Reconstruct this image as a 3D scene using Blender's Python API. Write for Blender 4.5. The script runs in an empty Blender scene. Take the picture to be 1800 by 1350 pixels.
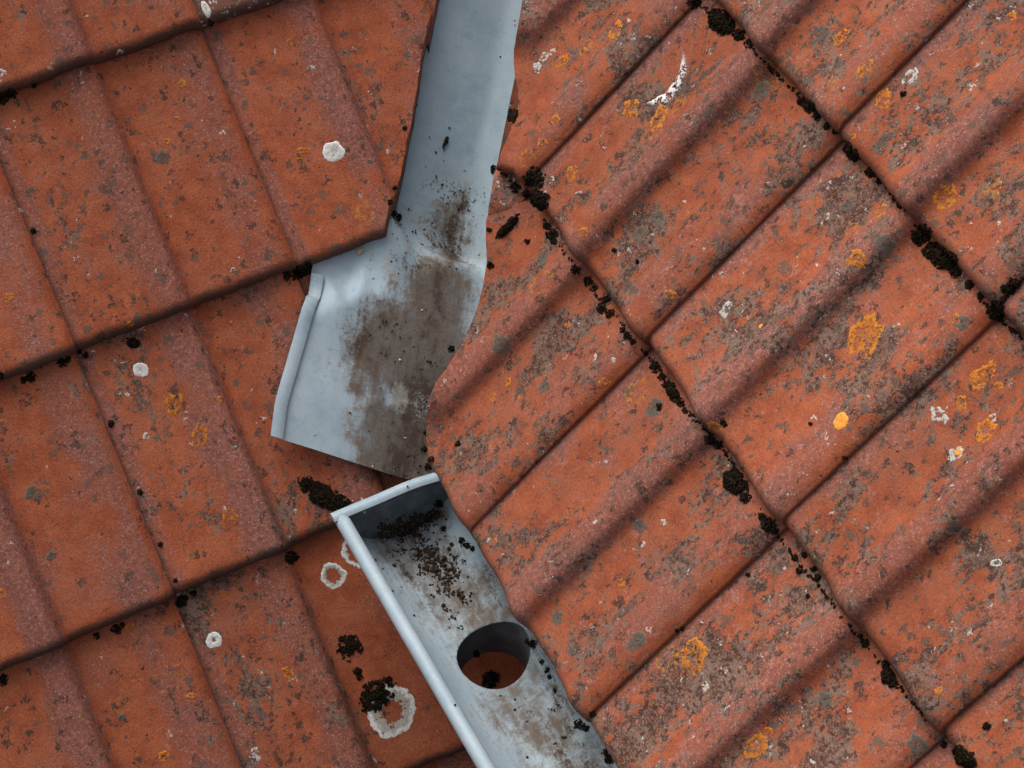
import bpy, bmesh, math, random
import numpy as np
from mathutils import Vector, Matrix, noise
from mathutils.bvhtree import BVHTree
S = bpy.context.scene
C = S.collection
rng = np.random.default_rng(7)
random.seed(7)

# ------------------------------------------------------------------ camera, sky, light, exposure
CAM = np.array([1.93358165, -0.26880617, 1.66855643])
RM = np.array([[0.46643128, 0.88454901, -0.00386045],
               [0.680547, -0.36164014, -0.63723794],
               [-0.56506428, 0.29460049, -0.77065745]])      # camera right, down, forward
FPX = 3507.287                                                # focal length in photo pixels (1800 wide)
cd = bpy.data.cameras.new('camera'); cam = bpy.data.objects.new('camera', cd); C.objects.link(cam)
cd.sensor_width = 36; cd.lens = 36 * FPX / 1800; cd.clip_start = 0.05; cd.clip_end = 200
M3 = Matrix((RM[0], -RM[1], -RM[2])).transposed()
cam.matrix_world = Matrix.Translation(CAM) @ M3.to_4x4()
S.camera = cam

SUN_EL, SUN_AZ = 58, 264
w = bpy.data.worlds.new('World'); S.world = w; w.use_nodes = True
wn = w.node_tree; bg = wn.nodes['Background']
sky = wn.nodes.new('ShaderNodeTexSky'); sky.sky_type = 'NISHITA'; sky.sun_disc = False
sky.sun_elevation = math.radians(SUN_EL); sky.sun_rotation = math.radians(SUN_AZ)
sky.air_density = 1.0; sky.dust_density = 7.0; sky.ozone_density = 1.0
hs = wn.nodes.new('ShaderNodeHueSaturation'); hs.inputs['Saturation'].default_value = 0.40            # overcast: a greyer dome
wn.links.new(sky.outputs[0], hs.inputs['Color']); wn.links.new(hs.outputs[0], bg.inputs[0]); bg.inputs[1].default_value = 0.15
sd = bpy.data.lights.new('sun', 'SUN'); sun = bpy.data.objects.new('sun', sd); C.objects.link(sun)
sd.energy = 1.4; sd.angle = math.radians(55); sd.color = (1.0, 0.955, 0.90)
az, el = math.radians(SUN_AZ), math.radians(SUN_EL)
sdir = Vector((math.sin(az) * math.cos(el), math.cos(az) * math.cos(el), math.sin(el)))
sun.rotation_euler = sdir.to_track_quat('Z', 'Y').to_euler()
S.view_settings.view_transform = 'Standard'; S.view_settings.look = 'None'
S.view_settings.exposure = 0.10; S.view_settings.gamma = 1.0; S.view_settings.use_curve_mapping = False

# ------------------------------------------------------------------ roof frames
A, B = 0.7120188, 0.7693365                                   # pitches of the main slope and of the upper slope
GL, GR, W = 0.33248, 0.33487, 0.30                            # gauges, cover width of a tile
OR = np.array([0.62922775, 0.34321372, -0.36249425])
LD = np.array([math.cos(A), 0, -math.sin(A)]); LU = -LD; LX = np.array([0, 1., 0]); LN = np.array([math.sin(A), 0, math.cos(A)])
RX = np.array([1., 0, 0]); RU = np.array([0, math.cos(B), math.sin(B)]); RN = np.array([0, -math.sin(B), math.cos(B)])
REF = 0.035                                                   # the frame plane runs this far above a tile's pan

def ray(u, v):
    d = np.array([(u - 900) / FPX, (v - 675) / FPX, 1]) @ RM
    return d / np.linalg.norm(d)
def px(P):
    c = (np.asarray(P) - CAM) @ RM.T
    return np.stack([900 + FPX * c[..., 0] / c[..., 2], 675 + FPX * c[..., 1] / c[..., 2]], -1)
def on_left(u, v, h=0.0):
    d = ray(u, v); return CAM + d * ((-CAM @ LN + h) / (d @ LN))
def at_z(u, v, z):
    d = ray(u, v); return CAM + d * ((z - CAM[2]) / d[2])

# ------------------------------------------------------------------ helpers
def prop(o, **k):
    for a, b in k.items(): o[a] = b
    return o
def link(name, me, m=None, parent=None):
    o = bpy.data.objects.new(name, me); C.objects.link(o)
    if m is not None and me is not None: me.materials.append(m)
    if parent is not None: o.parent = parent
    return o
def empty(name, loc, label, cat, rot=None):
    o = bpy.data.objects.new(name, None); C.objects.link(o); o.empty_display_size = .05
    o.location = loc; prop(o, label=label, category=cat); return o
def mesh(name, V, F, smooth=True):
    me = bpy.data.meshes.new(name)
    me.from_pydata([tuple(map(float, v)) for v in V], [], [tuple(map(int, f)) for f in F]); me.update()
    if smooth: me.polygons.foreach_set('use_smooth', [True] * len(me.polygons))
    return me
def fattr(me, name, vals):
    a = me.attributes.new(name, 'FLOAT', 'POINT'); a.data.foreach_set('value', np.asarray(vals, np.float32))
def world(P0, X, Y, Z):
    return Matrix(((X[0], Y[0], Z[0], P0[0]), (X[1], Y[1], Z[1], P0[1]), (X[2], Y[2], Z[2], P0[2]), (0, 0, 0, 1)))
def ss(a, b, x):
    t = np.clip((np.asarray(x, float) - a) / (b - a), 0, 1); return t * t * (3 - 2 * t)

class NT:
    """tiny node builder"""
    def __init__(s, name):
        s.m = bpy.data.materials.new(name); s.m.use_nodes = True; s.t = s.m.node_tree
        s.b = s.t.nodes['Principled BSDF']
    def put(s, sock, v):
        if isinstance(v, bpy.types.NodeSocket): s.t.links.new(v, sock)
        elif isinstance(v, (tuple, list)) and len(v) == 3 and sock.type == 'RGBA': sock.default_value = (*v, 1)
        else: sock.default_value = v
    def n(s, typ, **k):
        n = s.t.nodes.new('ShaderNode' + typ)
        for a, v in k.items():
            if a[0] == 'i' and a[1:].isdigit(): s.put(n.inputs[int(a[1:])], v)
            elif a in n.inputs: s.put(n.inputs[a], v)
            else: setattr(n, a, v)
        return n
    def ma(s, op, a, b=0.0, c=0.0, clamp=False):
        n = s.n('Math', operation=op, use_clamp=clamp); s.put(n.inputs[0], a); s.put(n.inputs[1], b); s.put(n.inputs[2], c); return n.outputs[0]
    def step(s, x, a, b):
        n = s.n('MapRange', interpolation_type='SMOOTHSTEP'); s.put(n.inputs[0], x); s.put(n.inputs[1], a); s.put(n.inputs[2], b); return n.outputs[0]
    def mix(s, f, a, b, mode='MIX'):
        n = s.n('Mix', data_type='RGBA', blend_type=mode, clamp_factor=True)
        s.put(n.inputs[0], f); s.put(n.inputs[6], a); s.put(n.inputs[7], b); return n.outputs[2]
    def noise(s, P, scale, detail=3, rough=.55, dist=0.0, col=False):
        n = s.n('TexNoise', Scale=scale, Detail=detail, Roughness=rough, Distortion=dist); s.put(n.inputs['Vector'], P)
        return n.outputs['Color' if col else 'Fac']
    def vor(s, P, scale, feature='F1'):
        n = s.n('TexVoronoi', Scale=scale, feature=feature); s.put(n.inputs['Vector'], P); return n
    def vadd(s, a, b, op='ADD'):
        n = s.n('VectorMath', operation=op); s.put(n.inputs[0], a); s.put(n.inputs[1], b); return n.outputs[0]
    def attr(s, name, typ='GEOMETRY'):
        return s.n('Attribute', attribute_name=name, attribute_type=typ).outputs['Fac']
    def sep(s, c):
        return s.n('SeparateColor', i0=c).outputs
    def bump(s, h, strength=.5, dist=.001):
        return s.n('Bump', Strength=strength, Distance=dist, Height=h).outputs[0]
    def done(s, col, rough=.85, spec=.3, nrm=None, metal=0.0):
        s.put(s.b.inputs['Base Color'], col); s.put(s.b.inputs['Roughness'], rough); s.put(s.b.inputs['Metallic'], metal)
        s.put(s.b.inputs['Specular IOR Level'], spec)
        if nrm is not None: s.put(s.b.inputs['Normal'], nrm)
        return s.m

# ------------------------------------------------------------------ materials
def tile_material():
    t = NT('weathered_clay_tile')
    oc = t.n('TexCoord').outputs['Object']
    rnd = t.n('ObjectInfo').outputs['Random']
    off = t.n('CombineXYZ', i0=t.ma('MULTIPLY', rnd, 53.0), i1=t.ma('MULTIPLY', rnd, 31.0), i2=t.ma('MULTIPLY', rnd, 17.0)).outputs[0]
    P = t.vadd(oc, off)
    PS = t.vadd(t.vadd(oc, (1.0, .58, 1.0), 'MULTIPLY'), off)
    spots, fleck, purple, pink = (t.attr(k, 'OBJECT') for k in ('spots', 'fleck', 'purple', 'pink'))
    rustlichen, bright = t.attr('rustlichen', 'OBJECT'), t.attr('bright', 'OBJECT')
    shel = t.attr('shelter'); spots = t.ma('MULTIPLY_ADD', shel, -2.0, spots); fleck = t.ma('MULTIPLY_ADD', shel, -1.2, fleck); pink = t.ma('MULTIPLY_ADD', shel, -2.0, pink)
    purple = t.ma('MULTIPLY', purple, t.ma('MULTIPLY_ADD', shel, -.8, 1.0)); rustlichen = t.ma('SUBTRACT', rustlichen, shel)
    wear, nose, strip = t.attr('wear'), t.attr('nose'), t.attr('strip')
    cen = lambda x, k=1.0: t.ma('MULTIPLY', t.ma('SUBTRACT', x, .5), k)
    add = lambda a, *b: a if not b else t.ma('ADD', a, add(*b))
    big = t.noise(P, 10, 2); mid = t.noise(P, 40, 4, .6); fine = t.noise(P, 430, 2, .7); stk = t.noise(PS, 24, 3, .6)
    mm = t.noise(P, 170, 3, .65); ns = t.noise(PS, 115, 4, .72); nr = t.noise(t.vadd(PS, (7.3, 1.1, 3.7)), 14, 2, .6)
    # fired clay
    base = t.mix(t.step(mid, .3, .7), (.278, .067, .028), (.390, .104, .044))
    base = t.mix(t.ma('MULTIPLY', t.step(big, .4, .7), .5), base, (.350, .114, .060))
    # worn, purplish sand finish on the rolls and in streaks
    wm = t.step(add(wear, cen(big, 1.9), cen(stk, 1.8), cen(mm, 1.5)), .10, .95)
    base = t.mix(t.ma('MULTIPLY', wm, purple), base, t.mix(t.step(mm, .3, .7), (.178, .064, .047), (.312, .120, .088)))
    g = t.ma('MULTIPLY_ADD', fine, 1.1, .45)
    base = t.mix(1.0, base, t.n('CombineColor', i0=g, i1=g, i2=g).outputs[0], 'MULTIPLY')
    v = t.vor(P, 520); vr = t.sep(v.outputs['Color'])
    grain = t.ma('MULTIPLY', t.step(vr[0], .84, .96), t.step(v.outputs['Distance'], .6, .25))
    base = t.mix(t.ma('MULTIPLY', grain, t.ma('MULTIPLY_ADD', wm, .55, .15)), base, (.52, .35, .30))
    dg = t.ma('MULTIPLY', t.step(vr[1], .80, .93), t.step(v.outputs['Distance'], .65, .3))
    base = t.mix(t.ma('MULTIPLY', dg, .55), base, (.075, .035, .026))
    # pale pink crusts
    pk = t.step(add(cen(ns, -.7), cen(t.noise(t.vadd(P, (5., 2., 8.)), 34, 2, .6), .85), cen(mm, .9), t.ma('MULTIPLY', pink, .14)), .25, .32)
    pk = t.ma('MULTIPLY', pk, t.step(t.noise(t.vadd(P, (3., 9., 4.)), 46, 2), .44, .56))
    base = t.mix(t.ma('MULTIPLY', pk, .8), base, t.mix(t.step(fine, .35, .65), (.26, .098, .072), (.44, .185, .138)))
    # dark filigree flecks, drawn out along the fall of the slope
    fl = add(ns, cen(nr, 1.05), cen(stk, .5), cen(mm, .25), t.ma('MULTIPLY', t.ma('SUBTRACT', fleck, 1.0), .20), t.ma('MULTIPLY', wear, -.07))
    fleckm = t.step(fl, .535, .610)
    dark = t.mix(t.step(mid, .40, .60), (.060, .043, .034), (.150, .118, .092))
    dark = t.mix(t.step(fine, .46, .66), dark, (.26, .165, .13))
    dark = t.mix(t.step(mm, .50, .40), dark, (.026, .018, .014))
    base = t.mix(t.ma('MULTIPLY', fleckm, .84), base, dark)
    # separate dark crusts with ragged rims
    warp = t.vadd(P, t.vadd(t.vadd(t.noise(P, 130, 2, .65, col=True), (.5, .5, .5), 'SUBTRACT'), (.024, .024, .024), 'MULTIPLY'))
    v2 = t.vor(warp, 74); c2 = t.sep(v2.outputs['Color'])
    rad = t.ma('MULTIPLY', t.ma('POWER', c2[0], 1.3), .58)
    reg = t.ma('MULTIPLY_ADD', t.noise(t.vadd(P, (11., 5., 2.)), 11, 2), 1.7, -.35)
    gate = t.step(add(reg, t.ma('MULTIPLY', c2[1], .35), t.ma('MULTIPLY', spots, .30)), .78, .86)
    blob = t.ma('MULTIPLY', gate, t.step(t.ma('SUBTRACT', add(rad, cen(ns, .9)), v2.outputs['Distance']), -.02, .08))
    bc = t.mix(t.step(c2[2], .3, .8), (.050, .030, .024), (.115, .084, .064))
    bc = t.mix(t.step(fine, .50, .68), bc, (.18, .095, .072))
    bc = t.mix(t.step(ns, .50, .40), bc, (.030, .019, .015))
    base = t.mix(t.ma('MULTIPLY', blob, t.ma('MULTIPLY_ADD', t.step(add(ns, cen(mm, .8)), .38, .52), .75, .13)), base, bc)
    # small yellow-orange lichen rosettes
    v3 = t.vor(warp, 15); c3 = t.sep(v3.outputs['Color'])
    d3 = t.ma('ABSOLUTE', t.ma('SUBTRACT', v3.outputs['Distance'], t.ma('MULTIPLY_ADD', c3[1], .17, .07)))
    ring = t.ma('MULTIPLY', t.step(d3, .085, .02), t.ma('MULTIPLY', t.step(t.ma('ADD', c3[0], rustlichen), .94, 1.0), t.step(mm, .47, .58)))
    base = t.mix(t.ma('MULTIPLY', ring, .7), base, t.mix(t.step(fine, .35, .65), (.36, .14, .03), (.52, .24, .045)))
    # whitish specks, mostly where crusts grow
    v4 = t.vor(warp, 130); c4 = t.sep(v4.outputs['Color'])
    wsp = t.ma('MULTIPLY', t.step(t.ma('ADD', c4[0], t.ma('MULTIPLY', fleckm, .040)), .987, .993), t.step(add(v4.outputs['Distance'], t.ma('MULTIPLY', ns, .5)), .66, .48))
    base = t.mix(t.ma('MULTIPLY', wsp, .8), base, (.56, .53, .48))
    pore = t.ma('MULTIPLY', t.step(c4[1], .985, .990), t.step(v4.outputs['Distance'], .30, .18))
    base = t.mix(pore, base, (.014, .008, .007))
    # algae along the drip edge and in the interlock
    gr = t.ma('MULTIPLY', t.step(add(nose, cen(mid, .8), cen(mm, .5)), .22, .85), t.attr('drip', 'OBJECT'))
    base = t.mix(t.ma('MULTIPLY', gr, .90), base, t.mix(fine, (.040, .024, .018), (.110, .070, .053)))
    base = t.mix(t.ma('MULTIPLY', t.step(add(strip, cen(mid, .8)), .4, 1.0), .5), base, (.085, .042, .033))
    base = t.mix(1.0, base, t.n('CombineColor', i0=bright, i1=bright, i2=bright).outputs[0], 'MULTIPLY')
    # whitewash spatter on the one tile that has it
    ww = t.attr('whitewash', 'OBJECT')
    base = t.mix(t.ma('MULTIPLY', ww, t.step(add(ns, cen(mm, .7)), .60, .70)), t.mix(ww, base, t.mix(.5, base, (.10, .075, .06))), (.60, .58, .54))
    h = add(t.ma('MULTIPLY', t.noise(P, 300, 2, .7), .9), t.ma('MULTIPLY', t.noise(P, 90, 2, .6), .6))
    return t.done(base, t.ma('MULTIPLY_ADD', fine, .2, .74), .22, t.bump(h, .5, .0012))

def metal_material():
    t = NT('weathered_zinc')
    P = t.n('TexCoord').outputs['Object']
    dirt, dk, tan = t.attr('dirt'), t.attr('soot'), t.attr('tan')
    big = t.noise(P, 10, 3, .6); mid = t.noise(P, 60, 4, .62, .6); fine = t.noise(P, 300, 3, .7); blot = t.noise(P, 24, 3, .6)
    fw = t.n('Attribute', attribute_name='flow', attribute_type='OBJECT').outputs['Vector']
    dt = t.n('VectorMath', operation='DOT_PRODUCT', i0=P, i1=fw).outputs['Value']
    along = t.n('VectorMath', operation='SCALE', i0=fw); t.put(along.inputs['Scale'], t.ma('MULTIPLY', dt, -.9))
    streak = t.ma('MULTIPLY', t.ma('SUBTRACT', t.noise(t.vadd(P, along.outputs[0]), 150, 3, .6), .5), t.attr('streaky')); 
    base = t.mix(t.step(big, .3, .7), (.262, .350, .405), (.350, .432, .480))
    base = t.mix(t.ma('MULTIPLY', t.step(mid, .42, .72), .45), base, (.395, .460, .492))
    base = t.mix(t.ma('MULTIPLY', t.step(mid, .46, .30), .3), base, (.205, .255, .285))
    base = t.mix(t.ma('MULTIPLY', t.step(fine, .5, .75), .25), base, (.52, .55, .56))
    base = t.mix(t.ma('MULTIPLY', t.step(fine, .42, .28), .25), base, (.16, .18, .19))
    tm = t.step(t.ma('ADD', t.ma('ADD', tan, t.ma('MULTIPLY_ADD', blot, .8, -.4)), t.ma('ADD', t.ma('MULTIPLY', t.ma('SUBTRACT', mid, .5), 1.0), t.ma('MULTIPLY', t.ma('SUBTRACT', fine, .5), .8))), .35, .75)
    base = t.mix(t.ma('MULTIPLY', tm, .75), base, t.mix(t.step(fine, .35, .65), (.165, .130, .095), (.31, .265, .21)))
    dm = t.step(t.ma('ADD', t.ma('ADD', dirt, t.ma('MULTIPLY_ADD', blot, .7, -.35)), t.ma('ADD', t.ma('MULTIPLY_ADD', t.ma('SUBTRACT', mid, .5), 1.0, t.ma('MULTIPLY', streak, 1.3)), t.ma('MULTIPLY', t.ma('SUBTRACT', fine, .5), .9))), .15, .95)
    base = t.mix(t.ma('MULTIPLY', dm, .9), base, t.mix(t.step(fine, .35, .65), (.064, .042, .026), (.130, .092, .063)))
    sm = t.step(t.ma('ADD', t.ma('ADD', dk, t.ma('MULTIPLY', streak, 1.5)), t.ma('ADD', t.ma('MULTIPLY', t.ma('SUBTRACT', mid, .5), 1.2), t.ma('MULTIPLY', t.ma('SUBTRACT', fine, .5), 1.3))), .30, .82)
    base = t.mix(t.ma('MULTIPLY', sm, .92), base, (.046, .028, .018))
    cover = t.ma('MAXIMUM', dm, t.ma('MAXIMUM', tm, sm))
    rough = t.ma('MULTIPLY_ADD', cover, .35, t.ma('MULTIPLY_ADD', mid, .2, .50))
    met = t.ma('MULTIPLY', t.ma('SUBTRACT', 1.0, cover), .12)
    h = t.ma('ADD', t.ma('MULTIPLY', fine, .3), t.ma('ADD', t.ma('MULTIPLY', cover, .5), t.ma('MULTIPLY', big, .8)))
    return t.done(base, rough, .4, t.bump(h, .3, .001), met)

def simple(name, c1, c2, scale, rough=.9, spec=.2, bs=.5, bd=.001):
    t = NT(name); P = t.n('TexCoord').outputs['Object']
    n = t.noise(P, scale, 5, .65)
    return t.done(t.mix(t.step(n, .32, .68), c1, c2), rough, spec, t.bump(n, bs, bd))
def lichen_material(name, rimc, bodyc, corec, hole, lo=.0, hi=.0, edge=.9):
    """crust colours by distance from its centre; lo..hi: how much of the middle and the rim breaks up into grains"""
    t = NT(name); P = t.n('TexCoord').outputs['Object']
    r = t.attr('radial'); f = t.noise(P, 420, 3, .7); m = t.noise(P, 150, 3, .65)
    rr = t.ma('ADD', r, t.ma('MULTIPLY', t.ma('SUBTRACT', m, .5), .55))
    c = t.mix(t.step(rr, hole, hole + .16), corec, bodyc)
    c = t.mix(t.step(rr, .66, .84), c, rimc)
    c = t.mix(t.ma('MULTIPLY', t.step(f, .52, .36), .5), c, corec)
    thr = t.ma('MULTIPLY_ADD', t.step(r, .35, .8), hi - lo, lo)
    gr = t.ma('ADD', t.ma('MULTIPLY', m, .65), t.ma('MULTIPLY', t.noise(P, 330, 2, .6), .35))
    a = t.step(t.ma('SUBTRACT', gr, thr), -.01, .03)
    a = t.ma('MULTIPLY', a, t.step(t.ma('ADD', r, t.ma('MULTIPLY', t.ma('SUBTRACT', m, .5), .5)), 1.02, edge))
    t.put(t.b.inputs['Alpha'], a)
    return t.done(c, .92, .15, t.bump(t.ma('ADD', f, m), .7, .0012))

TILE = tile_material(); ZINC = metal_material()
MOSS = simple('dark_moss', (.0055, .0040, .0028), (.030, .021, .012), 330, 1.0, .05, .8, .002)
UNDER = simple('roof_felt', (.018, .015, .014), (.035, .030, .028), 60)
TIMBER = simple('painted_timber', (.10, .075, .055), (.16, .125, .095), 45)
PLASTER = simple('render_plaster', (.42, .39, .34), (.55, .52, .46), 30)
TUBE = simple('dark_outlet_metal', (.055, .062, .068), (.10, .110, .118), 40, .6, .35, .2)
DEBRIS = simple('dry_leaf_litter', (.016, .010, .007), (.055, .034, .022), 300)
CHIP = simple('straw_chip', (.42, .27, .12), (.60, .42, .22), 200)
PALE = simple('pale_grit', (.45, .42, .36), (.66, .63, .57), 200)
LW = lichen_material('white_lichen', (.80, .79, .75), (.66, .64, .60), (.50, .47, .42), .20, .36, .30)
LR = lichen_material('ring_lichen', (.76, .75, .70), (.40, .385, .335), (.30, .26, .21), .30, .46, .33)
LG = lichen_material('grey_lichen', (.165, .135, .105), (.120, .098, .078), (.075, .058, .045), .1, .42, .45)
LO = lichen_material('orange_lichen', (.57, .205, .026), (.47, .155, .026), (.29, .10, .035), .12, .50, .455)
LC = lichen_material('broken_white_lichen', (.74, .73, .69), (.64, .62, .58), (.42, .39, .34), .20, .42, .475)
LP = lichen_material('pale_lichen', (.56, .54, .50), (.46, .44, .40), (.33, .30, .26), .20, .47, .46)
LB = lichen_material('bright_orange_lichen', (.86, .36, .055), (.80, .33, .06), (.72, .26, .04), .1, .36, .34)

# ------------------------------------------------------------------ roof tiles
PU = [-.020, 0, .045, .075, .11, .20, .27, .32, .36, .40, .43, .46, .485, .505, .52, .54, .57, .68, .76, .82, .87, .91, .945, .97, .985, 1.0]
PH = [.0012, .0015, .0024, .0034, .0038, .0030, .0040, .0080, .0150, .0215, .0245, .0250, .0222, .0145, .0075, .0034, .0020, .0025, .0060, .0110, .0158, .0178, .0172, .0142, .0106, .0064]
PH = [h * 1.04 for h in PH]
def profile(u):                                               # smooth monotone (Hermite) section through the points above
    x = np.array(PU); y = np.array(PH); d = np.diff(y) / np.diff(x)
    m = np.zeros_like(y); m[1:-1] = np.where(d[1:] * d[:-1] > 0, 2 * d[1:] * d[:-1] / (d[1:] + d[:-1] + 1e-12), 0); m[0], m[-1] = d[0], d[-1]
    u = np.asarray(u, float); i = np.clip(np.searchsorted(x, u, 'right') - 1, 0, len(x) - 2)
    hh = x[i + 1] - x[i]; t = (u - x[i]) / hh
    return (2*t**3 - 3*t**2 + 1) * y[i] + (t**3 - 2*t**2 + t) * hh * m[i] + (-2*t**3 + 3*t**2) * y[i+1] + (t**3 - t**2) * hh * m[i+1]
US = np.unique(np.round(np.concatenate([np.linspace(-.06, 1.0, 54), [.05, .058, .066, .072, .46, .472, .482, .49, .498, .505, .512, .52, .53, .975, .985, .99, .995]]), 4))
TN, RAD, TH = .0225, .0160, .0200                              # lift at the nose, nose radius, thickness
def tile_mesh(g, seed, cuts=(), wave=None, shelter=0.0):
    """one double-roll tile; x across, y up the slope with the nose at 0, z off the roof; cuts = planes (point, normal) whose + side is sawn off"""
    L = g + .055
    vs = list(np.linspace(L, .06, 20)) + [.044, .031, .022, RAD, RAD*.8, RAD*.6, RAD*.42, RAD*.26, RAD*.13, RAD*.04, 0.0]
    nu, nv = len(US), len(vs)
    pu = profile(US) * (.82 if wave else 1.12)                # same tile; rolls lowered on the upper slope to lighten their shade bands
    V, wear, nose, strip, top = [], [], [], [], []
    sx = seed * 13.7
    wr = np.maximum(ss(.30, .40, US) * (1 - ss(.50, .54, US)) * .92, np.maximum(ss(.70, .84, US) * (1 - ss(.93, .99, US)) * .62, .75 * (1 - ss(.055, .08, US))))
    stp = 1 - ss(.0, .045, US)
    for v in vs:
        drop = 0.0 if v >= RAD else RAD - math.sqrt(max(0, RAD**2 - (RAD - v)**2))
        for k, u in enumerate(US):
            x = u * W
            if u >= 1: x -= .0012
            lump = noise.noise((x * 14 + sx, v * 9, seed)) * .0012 + noise.noise((x * 55 + sx, v * 40, seed)) * .00035
            chip = noise.noise((x * 30 + sx, 3.1, seed)) * .0016 + noise.noise((x * 130 + sx, 7.7, seed)) * .0009
            tilt = TN * (1 - v / g)
            V.append((x + noise.noise((v * 60, sx, 2.)) * (.0005 if u > .99 else 0), v - chip * (1 - min(v / .05, 1)), pu[k] + tilt + lump - drop * (1 if u > .06 or True else 0)))
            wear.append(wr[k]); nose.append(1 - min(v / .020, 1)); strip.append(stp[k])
    nt = len(V); topf = [1.0] * nt + [0.0] * (2 * nu)
    for r, v in enumerate((L, 0.0)):                          # underside
        for k, u in enumerate(US):
            top = V[(0 if r == 0 else (nv - 1) * nu) + k]
            zz = pu[k] + TN * (1 - v / g) - TH
            if u > .985: zz = TN * (1 - v / g) + (.0030 if wave else .0040)
            V.append((top[0], top[1], min(zz, top[2] - .001))); wear.append(.3); nose.append(1); strip.append(0)
    F = []
    for r in range(nv - 1):
        for k in range(nu - 1):
            a = r * nu + k; F.append((a, a + nu, a + nu + 1, a + 1))
    bt, bn = nt, nt + nu
    for k in range(nu - 1):
        F.append((bt + k, bt + k + 1, bn + k + 1, bn + k))
        e = (nv - 1) * nu + k
        F.append((e, bn + k, bn + k + 1, e + 1)); F.append((k, k + 1, bt + k + 1, bt + k))
    F.append([r * nu for r in range(nv)][::-1] + [bt, bn][0:1] + [bn] if False else [bt] + [bn] + [r * nu for r in range(nv)][::-1])
    F.append([bn + nu - 1, bt + nu - 1] + [r * nu + nu - 1 for r in range(nv)])
    me = mesh('tile', V, F)
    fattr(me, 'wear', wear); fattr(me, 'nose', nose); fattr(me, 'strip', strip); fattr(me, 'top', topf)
    fattr(me, 'shelter', np.tile(np.full(nu, 1.0) if shelter >= 1 else ss(.50, .60, US) * (shelter > 0), nv + 2))
    # crisp right edge and underside
    bm = bmesh.new(); bm.from_mesh(me)
    bm.faces.ensure_lookup_table()
    for f in bm.faces:
        if len(f.verts) > 4: f.smooth = False
    for e in bm.edges:
        if len(e.link_faces) == 2 and e.calc_face_angle(0) > .7: e.smooth = False
    bm.normal_update()
    bmesh.ops.recalc_face_normals(bm, faces=bm.faces[:])
    tl = bm.verts.layers.float.get('top')
    for co, no in cuts:
        ge = bm.verts[:] + bm.edges[:] + bm.faces[:]
        res = bmesh.ops.bisect_plane(bm, geom=ge, dist=1e-6, plane_co=co, plane_no=no, clear_outer=True)
        ed = [e for e in res['geom_cut'] if isinstance(e, bmesh.types.BMEdge)]
        if not bm.faces: break
        for e in ed: e.smooth = False
        nf = bmesh.ops.holes_fill(bm, edges=ed, sides=0)['faces']
        for f in nf: f.smooth = False
        cv = list({v for e in ed for v in e.verts} | {v for f in nf for v in f.verts}); no_, co_ = Vector(no), Vector(co)
        dr = no_.cross(Vector((0, 0, 1))).normalized()
        if wave is None:
            for v in cv: v.co += no_ * (.0012 * noise.noise((v.co.dot(dr) * 60, seed, 1.)) + .0006 * noise.noise((v.co.dot(dr) * 190, seed, 1.)))
        else:                                                 # nibbled by hand: the saw line wanders
            M, fn = wave
            tp = sorted((v.co.dot(dr), v) for v in cv if v[tl] > .9) if False else sorted([(v.co.dot(dr), fn(M @ v.co, M.to_3x3() @ no_)) for v in cv if v[tl] > .9])
            if len(tp) > 1:
                xa = np.array([q[0] for q in tp]); xb = np.array([q[1] for q in tp])
                kern = np.exp(-((xa[:, None] - xa[None, :]) / .007) ** 2); xb = (kern * xb).sum(1) / kern.sum(1)
                for v in cv:
                    d_ = v.co.dot(dr); v.co += no_ * (float(np.interp(d_, xa, xb)) + .0010 * noise.noise((d_ * 70, seed, 1.)) + .0003 * noise.noise((d_ * 260, seed, 1.)))
    bm.to_mesh(me); bm.free()
    return me

TILES = []
def lay_tile(roof, O, X, U, N, i, j, g, cuts=(), wave=None, shelter=0.0, **p):
    """tile in column i whose nose lies j gauges up the slope"""
    seed = abs(hash((round(O[0], 3), i, j))) % 9973 + 1
    r = np.random.default_rng(seed)
    rot = r.normal(0, .0030); X2 = X * math.cos(rot) + U * math.sin(rot); U2 = U * math.cos(rot) - X * math.sin(rot)
    P0 = O + X * (i * W + r.normal(0, .0006)) + U * (j * g + r.normal(0, .0012)) - N * (REF - (.005 if wave else 0) + r.normal(0, .0003))
    Mw = world(P0, X2, U2, N); Mi = Mw.inverted()
    lc = [(Mi @ Vector(c), (Mi.to_3x3() @ Vector(n)).normalized()) for c, n in cuts]
    me = tile_mesh(g, seed % 97 + i * .31 + j * .77, lc, (Mw, wave) if wave else None, shelter)
    if len(me.polygons) < 8: bpy.data.meshes.remove(me); return None
    o = link('tile', me, TILE, roof); o.matrix_world = Mw
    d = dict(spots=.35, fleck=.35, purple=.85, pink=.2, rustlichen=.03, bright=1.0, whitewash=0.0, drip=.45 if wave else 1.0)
    d.update(p)
    for k, v in d.items(): o[k] = float(v)
    TILES.append(o); return o

main_roof = empty('tiled_roof', (0, 0, 0), 'lower slope of orange double-roll roof tiles running under the open end of the metal gutter', 'roof')
upper_roof = empty('tiled_roof', tuple(OR), 'upper roof slope of lichen-spotted orange tiles draining left into the gutter', 'roof')
bpy.context.view_layer.update()
def lay(roof, *a, **k):
    o = lay_tile(roof, *a, **k)
    if o is not None:
        mw = o.matrix_world.copy(); o.matrix_parent_inverse = Matrix.Translation(-roof.location); o.matrix_world = mw
    return o

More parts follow.
